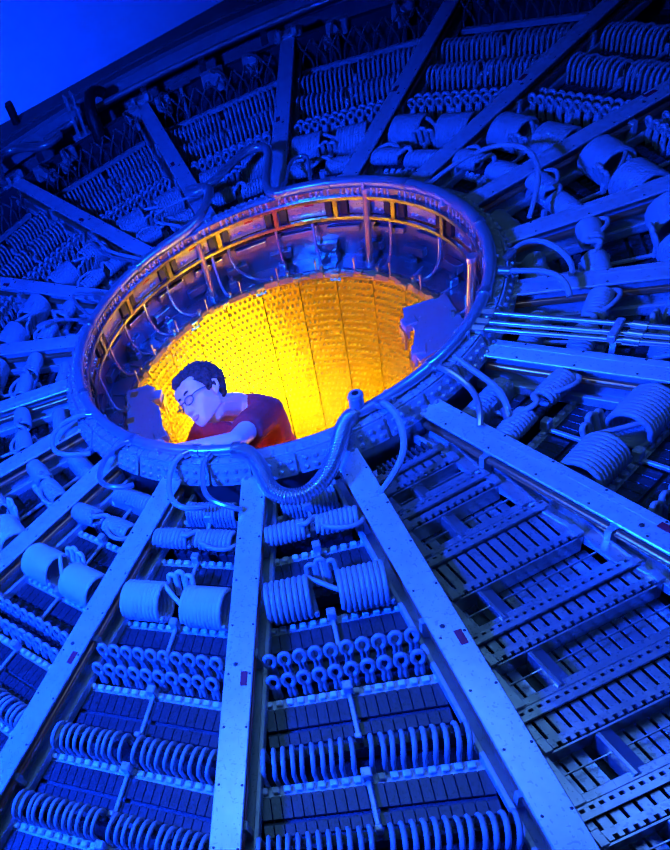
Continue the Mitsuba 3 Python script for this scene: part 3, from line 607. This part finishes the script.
part(k, 'plate', mk(xf(cbox((3.22, 0, -.05), (.10, .16, .012), .004), rotz(354.5)), 'mat_panel')); part(k, 'stem', mk(xf(cyl((3.22, 0, -.36), (3.22, 0, -.05), .014), rotz(354.5)), 'mat_frame', 40))
for i, a in enumerate((16, 12.5, 2.5, 357, 350, 345, 334, 326)):
    k = thing('rim_fitting', f"small dark clustered fitting on the outer rim, {CORD[i] if i < 7 else 'last'} from the left", 'fitting')
    q = random.Random(40 + i)
    part(k, 'block', mk(xf(cat([cbox((3.20 + q.uniform(-.03, .05), q.uniform(-.05, .05), -.10), (.08, .10 + q.uniform(0, .08), .10), .008), cbox((3.14, q.uniform(-.06, .06), -.14), (.06, .06, .08), .006)]), rotz(a)), 'mat_frame'))
    part(k, 'wire', mk(xf(tube(spline([(3.18, -.03, -.08), (3.12, q.uniform(-.02, .05), -.02), (3.05, q.uniform(-.08, .08), -.06), (2.98, q.uniform(-.08, .08), -.14)], 20), .011, 7), rotz(a)), 'mat_cable_dark', 40))
    part(k, 'stem', mk(xf(box((3.20, 0, -.25), (.04, .05, .24)), rotz(a)), 'mat_dark'))

# ------------------------------------------------------------------ the man (metres, then moved into ring radii)
def sph(p, r, n=20): return m3.Manifold.sphere(r, n).translate(tuple(map(float, p)))
def hull(pts): return m3.Manifold.batch_hull([sph(p, r) for p, r in pts])
def union(ms):
    o = ms[0]
    for m in ms[1:]: o = o + m
    return o
def ell(c, r): return m3.Manifold.sphere(1.0, 40).scale(tuple(map(float, r))).translate(tuple(map(float, c)))
def smoothm(m, L, it=8):
    m = m.refine_to_length(L); q = m.to_mesh(); t = trimesh.Trimesh(np.array(q.vert_properties)[:, :3], np.array(q.tri_verts), process=True)
    trimesh.smoothing.filter_taubin(t, .5, -.53, iterations=it)
    return t
U = lambda *p: np.array(p, float) * S                      # ring radii -> metres
RGT, DWN, AWY = np.array([-.14297211, -.91239124, -.38353774]), np.array([-.75932048, .3496743, -.54878073]), FWD
def nz(v): v = np.asarray(v, float); return v / np.linalg.norm(v)
hf = nz(-.80 * RGT + .43 * DWN - .42 * AWY); hu = -.5 * RGT - .85 * DWN + .08 * AWY; hu = nz(hu - hf * (hu @ hf)); hl = np.cross(hu, hf)
HC = U(-.400, .440, -.072); HM = np.eye(4); HM[:3, 0], HM[:3, 1], HM[:3, 2], HM[:3, 3] = hf, hl, hu, HC
def hd(*p): return HM[:3, :3] @ np.array(p, float) + HC
Ls, Rs = U(-.478, .178, -.258), U(-.145, .400, -.415)
NB = (Ls + Rs) / 2 + np.array([.0, .0, .035])
HIP = U(-.27, .20, -.99); LA = nz(Ls - Rs)
hipL, hipR = HIP + np.array([-.085, -.03, 0]), HIP + np.array([.085, .03, 0])
Le, Lw = U(-.735, .385, -.125), U(-.672, .665, -.085)
Re, Rw = U(-.20, .63, -.66), U(-.33, .73, -.52)
zf = Z0 * S
kL, kR = np.array([hipL[0] - .02, hipL[1] + .05, (hipL[2] + zf) / 2 + .02]), np.array([hipR[0], hipR[1] + .07, (hipR[2] + zf) / 2 + .02])
aL, aR = np.array([hipL[0] + .01, hipL[1] - .01, zf + .085]), np.array([hipR[0] + .02, hipR[1] + .02, zf + .085])
# head in its own frame: x forward, y left, z up
head = [ell((-.012, 0, .030), (.092, .073, .086)),
        hull([((.052, s * .034, .052), .034) for s in (-1, 1)] + [((.046, s * .044, -.018), .026) for s in (-1, 1)] + [((-.012, s * .046, -.058), .018) for s in (-1, 1)] + [((.064, s * .013, -.097), .016) for s in (-1, 1)] + [((.062, 0, -.06), .026)]),
        hull([((.084, 0, .012), .008), ((.108, 0, -.033), .0105), ((.092, .012, -.040), .0085), ((.092, -.012, -.040), .0085), ((.074, 0, -.045), .008)]),
        hull([((.078, -.038, .020), .010), ((.083, 0, .018), .010), ((.078, .038, .020), .010)]),
        hull([((.084, -.014, -.066), .008), ((.088, 0, -.062), .008), ((.084, .014, -.066), .008), ((.084, 0, -.076), .008)])]
for s in (-1, 1):
    head.append(hull([((-.010, s * .074, .020), .010), ((-.028, s * .080, .016), .008), ((-.026, s * .078, -.008), .007), ((-.008, s * .072, -.028), .008)]))
head = union(head)
for s in (-1, 1):
    head = head - sph((.093, s * .031, .002), .0135) - ell((-.014, s * .089, .004), (.010, .008, .015))
head = head - hull([((.094, -.020, -.069), .0022), ((.098, 0, -.068), .0022), ((.094, .020, -.069), .0022)])
headw = head.transform(HM[:3, :4].tolist())
bones = [[(hd(-.020, 0, -.03), .056), (hd(-.008, 0, -.075), .048)], [(hd(-.016, 0, -.06), .054), (NB, .060)],
         [(NB - [0, 0, .01], .062), (Ls * .75 + NB * .25, .052)], [(NB - [0, 0, .01], .062), (Rs * .75 + NB * .25, .052)],
         [(Ls, .058), (Rs, .058), (NB * .55 + HIP * .45 + LA * .085, .095), (NB * .55 + HIP * .45 - LA * .085, .095)],
         [(NB * .5 + HIP * .5 + LA * .08, .105), (NB * .5 + HIP * .5 - LA * .08, .105), (hipL, .105), (hipR, .105)],
         [(Ls, .054), (Le, .038)], [(Le, .040), (Lw, .026)], [(Rs, .054), (Re, .038)], [(Re, .040), (Rw, .026)],
         [(hipL, .095), (kL, .058)], [(kL, .058), (aL, .040)], [(hipR, .095), (kR, .058)], [(kR, .058), (aR, .040)]]
def hand(w, d, up, side):
    d = nz(d); up = nz(up - d * (up @ d)); lat = np.cross(up, d) * side
    out = [hull([(w, .024), (w + d * .02 + lat * .012, .020), (w + d * .02 - lat * .012, .020), (w + d * .085 + lat * .030, .012), (w + d * .085 - lat * .030, .012)])]
    for i, (o, l) in enumerate(((.030, .066), (.010, .078), (-.010, .072), (-.030, .056))):
        p = w + d * .08 + lat * o; c = [p]
        for j, (f, bend) in enumerate(((.45, .25), (.32, .75), (.23, 1.2))):
            p = p + l * f * (d * math.cos(bend) - up * math.sin(bend)); c.append(p)
        for j in range(3): out.append(hull([(c[j], .0095 - .001 * j), (c[j + 1], .0088 - .001 * j)]))
    t0 = w + d * .03 + lat * .026; t1 = t0 + d * .032 + lat * .026 - up * .006; t2 = t1 + d * .030 + lat * .004 - up * .010
    out += [hull([(t0, .014), (t1, .0105)]), hull([(t1, .0105), (t2, .0085)])]
    return out
body = union([headw] + [hull(b) for b in bones] + hand(Lw, nz(Lw - Le) + np.array([.25, .1, -.1]), np.array([-.3, .1, 1.0]), -1) + hand(Rw, nz(Rw - Re), np.array([.6, .2, .8]), 1))
bt = smoothm(body, .0075, 5)
pm = thing('person', 'man with dark hair, glasses and red t-shirt leaning inside the ring', 'person')
def mpart(name, mesh, mat, smooth=True, **k):
    v, f = (mesh.vertices, mesh.faces) if isinstance(mesh, trimesh.Trimesh) else mesh
    return part(pm, name, mk((np.asarray(v) / S, np.asarray(f)), mat, smooth), **k)
mpart('body', bt, 'mat_skin')
g = .012
sl = Ls + (Le - Ls) * .62; sr = Rs + (Re - Rs) * .75
shirt = union([hull([(Ls, .058 + g), (Rs, .058 + g), (NB * .55 + HIP * .45 + LA * .085, .095 + g), (NB * .55 + HIP * .45 - LA * .085, .095 + g)]),
               hull([(NB - [0, 0, .02], .062 + g), (Ls * .8 + NB * .2, .055 + g)]), hull([(NB - [0, 0, .02], .062 + g), (Rs * .8 + NB * .2, .055 + g)]),
               hull([(NB * .5 + HIP * .5 + LA * .08, .105 + g), (NB * .5 + HIP * .5 - LA * .08, .105 + g), (hipL, .108 + g), (hipR, .108 + g)]),
               hull([(Ls, .057 + g), (sl, .060 + g)]), hull([(Rs, .057 + g), (sr, .058 + g)])])
nd = nz(hd(-.016, 0, -.06) - NB)
def cutter(p, d, r=.20, h=.30):                            # removes what lies beyond p along d
    M = aim(p, p + d); return m3.Manifold.cylinder(h, r, circular_segments=32).transform(M[:3, :4].tolist())
shirt = shirt - hull([(NB + nd * .030, .074), (NB + nd * .12, .085)]) - cutter(Ls + (Le - Ls) * .66, nz(Le - Ls), .13, .2) - cutter(Rs + (Re - Rs) * .78, nz(Re - Rs), .11, .2)
st = smoothm(shirt, .014, 6)
nv = st.vertex_normals; st.vertices = st.vertices + nv * ((meshkit.fbm(st.vertices * [16, 9, 9], 3, 5) - .5) * .016)[:, None]
mpart('shirt', st, 'mat_shirt', label='dark red t-shirt')
tr = union([hull([(hipL, .098 + g), (hipR, .098 + g)]), hull([(hipL, .095 + g), (kL, .066)]), hull([(kL, .066), (aL, .055)]), hull([(hipR, .095 + g), (kR, .066)]), hull([(kR, .066), (aR, .055)])])
mpart('trousers', smoothm(tr, .02, 5), 'mat_jeans', label='dark trousers')
for a in (aL, aR):
    mpart('shoe', smoothm(hull([(a + [0, 0, -.03], .05), (a + [-.06, .13, -.05], .035), (a + [.02, -.03, -.045], .038)]), .012, 4), 'mat_shoe', label='black shoe')
hair = ell((-.018, 0, .040), (.105, .087, .097)) + ell((.030, 0, .088), (.058, .062, .036))
def half(nrm, off): # manifold keeping the side nrm.x > off
    return hair.trim_by_plane(tuple(map(float, nz(nrm))), float(off))
hair = hair.trim_by_plane(tuple(nz((-.80, 0, 1.0)).tolist()), .008)
for s in (-1, 1): hair = hair + hull([((.012, s * .072, .022), .011), ((.014, s * .071, -.004), .007), ((-.01, s * .076, .035), .012)])
hair = hair + hull([((-.055, s * .040, -.015), .030) for s in (-1, 1)] + [((-.052, s * .030, -.050), .014) for s in (-1, 1)])
ht = smoothm(hair, .006, 4)
dn = meshkit.fbm(ht.vertices * [70, 70, 40], 3, 9) - .5; ht.vertices = ht.vertices + ht.vertex_normals * (dn * .026)[:, None]
hv = ht.vertices @ HM[:3, :3].T + HC
mpart('hair', (hv, ht.faces), 'mat_hair', label='short tousled dark hair')
def hl_(m): return xf(m, HM)
def man(m): q = m.to_mesh(); return np.array(q.vert_properties)[:, :3], np.array(q.tri_verts)
for s in (-1, 1):
    mpart('eye', hl_(man(sph((.0775, s * .031, .002), .0118, 20))), 'mat_eye')
    lid = sph((.0775, s * .031, .002), .0130, 24).trim_by_plane((.25, 0, .97), .013)
    mpart('eyelid', hl_(man(lid)), 'mat_skin')
    mpart('eyebrow', hl_(tube(spline([(.088, s * .014, .026), (.087, s * .030, .031), (.074, s * .047, .024)], 10), [.003, .0042, .0046, .0048, .0048, .0046, .0042, .0038, .003, .002], 6)), 'mat_hair')
mpart('lips', hl_(man(hull([((.086, -.019, -.069), .0045), ((.0935, 0, -.0645), .0050), ((.086, .019, -.069), .0045)]) + hull([((.086, -.015, -.073), .0045), ((.0930, 0, -.0755), .0055), ((.086, .015, -.073), .0045)]))), 'mat_lip')
gl = []
for s in (-1, 1):
    t = np.linspace(0, 2 * np.pi, 25)[:-1]
    ring = np.stack([.104 - .012 * (np.abs(.033 * s + .021 * np.cos(t)) / .05) ** 2, s * .033 + .0215 * np.cos(t), -.004 + .0155 * np.sin(t)], 1)
    gl.append(tube(ring,   .0020, 6, closed=True)); gl.append(tube(spline([(.094, s * .054, .001), (.088, s * .074, .004), (.03, s * .079, .008), (-.015, s * .083, .010)], 12),   .0020, 6))
    LN = (np.vstack([ring, ring.mean(0)]), np.array([[i, (i + 1) % 24, 24] for i in range(24)]))
    if s < 0: L1 = LN
gl.append(tube(spline([(.103, -.012, .0), (.107, 0, .003), (.103, .012, .0)], 8),   .0020, 6))
gk = mpart('glasses', hl_(cat(gl)), 'mat_wire', label='thin dark wire-framed glasses')
for q in (L1, LN): part(gk, 'lens', mk((hl_(q)[0] / S, q[1]), 'mat_lens'))
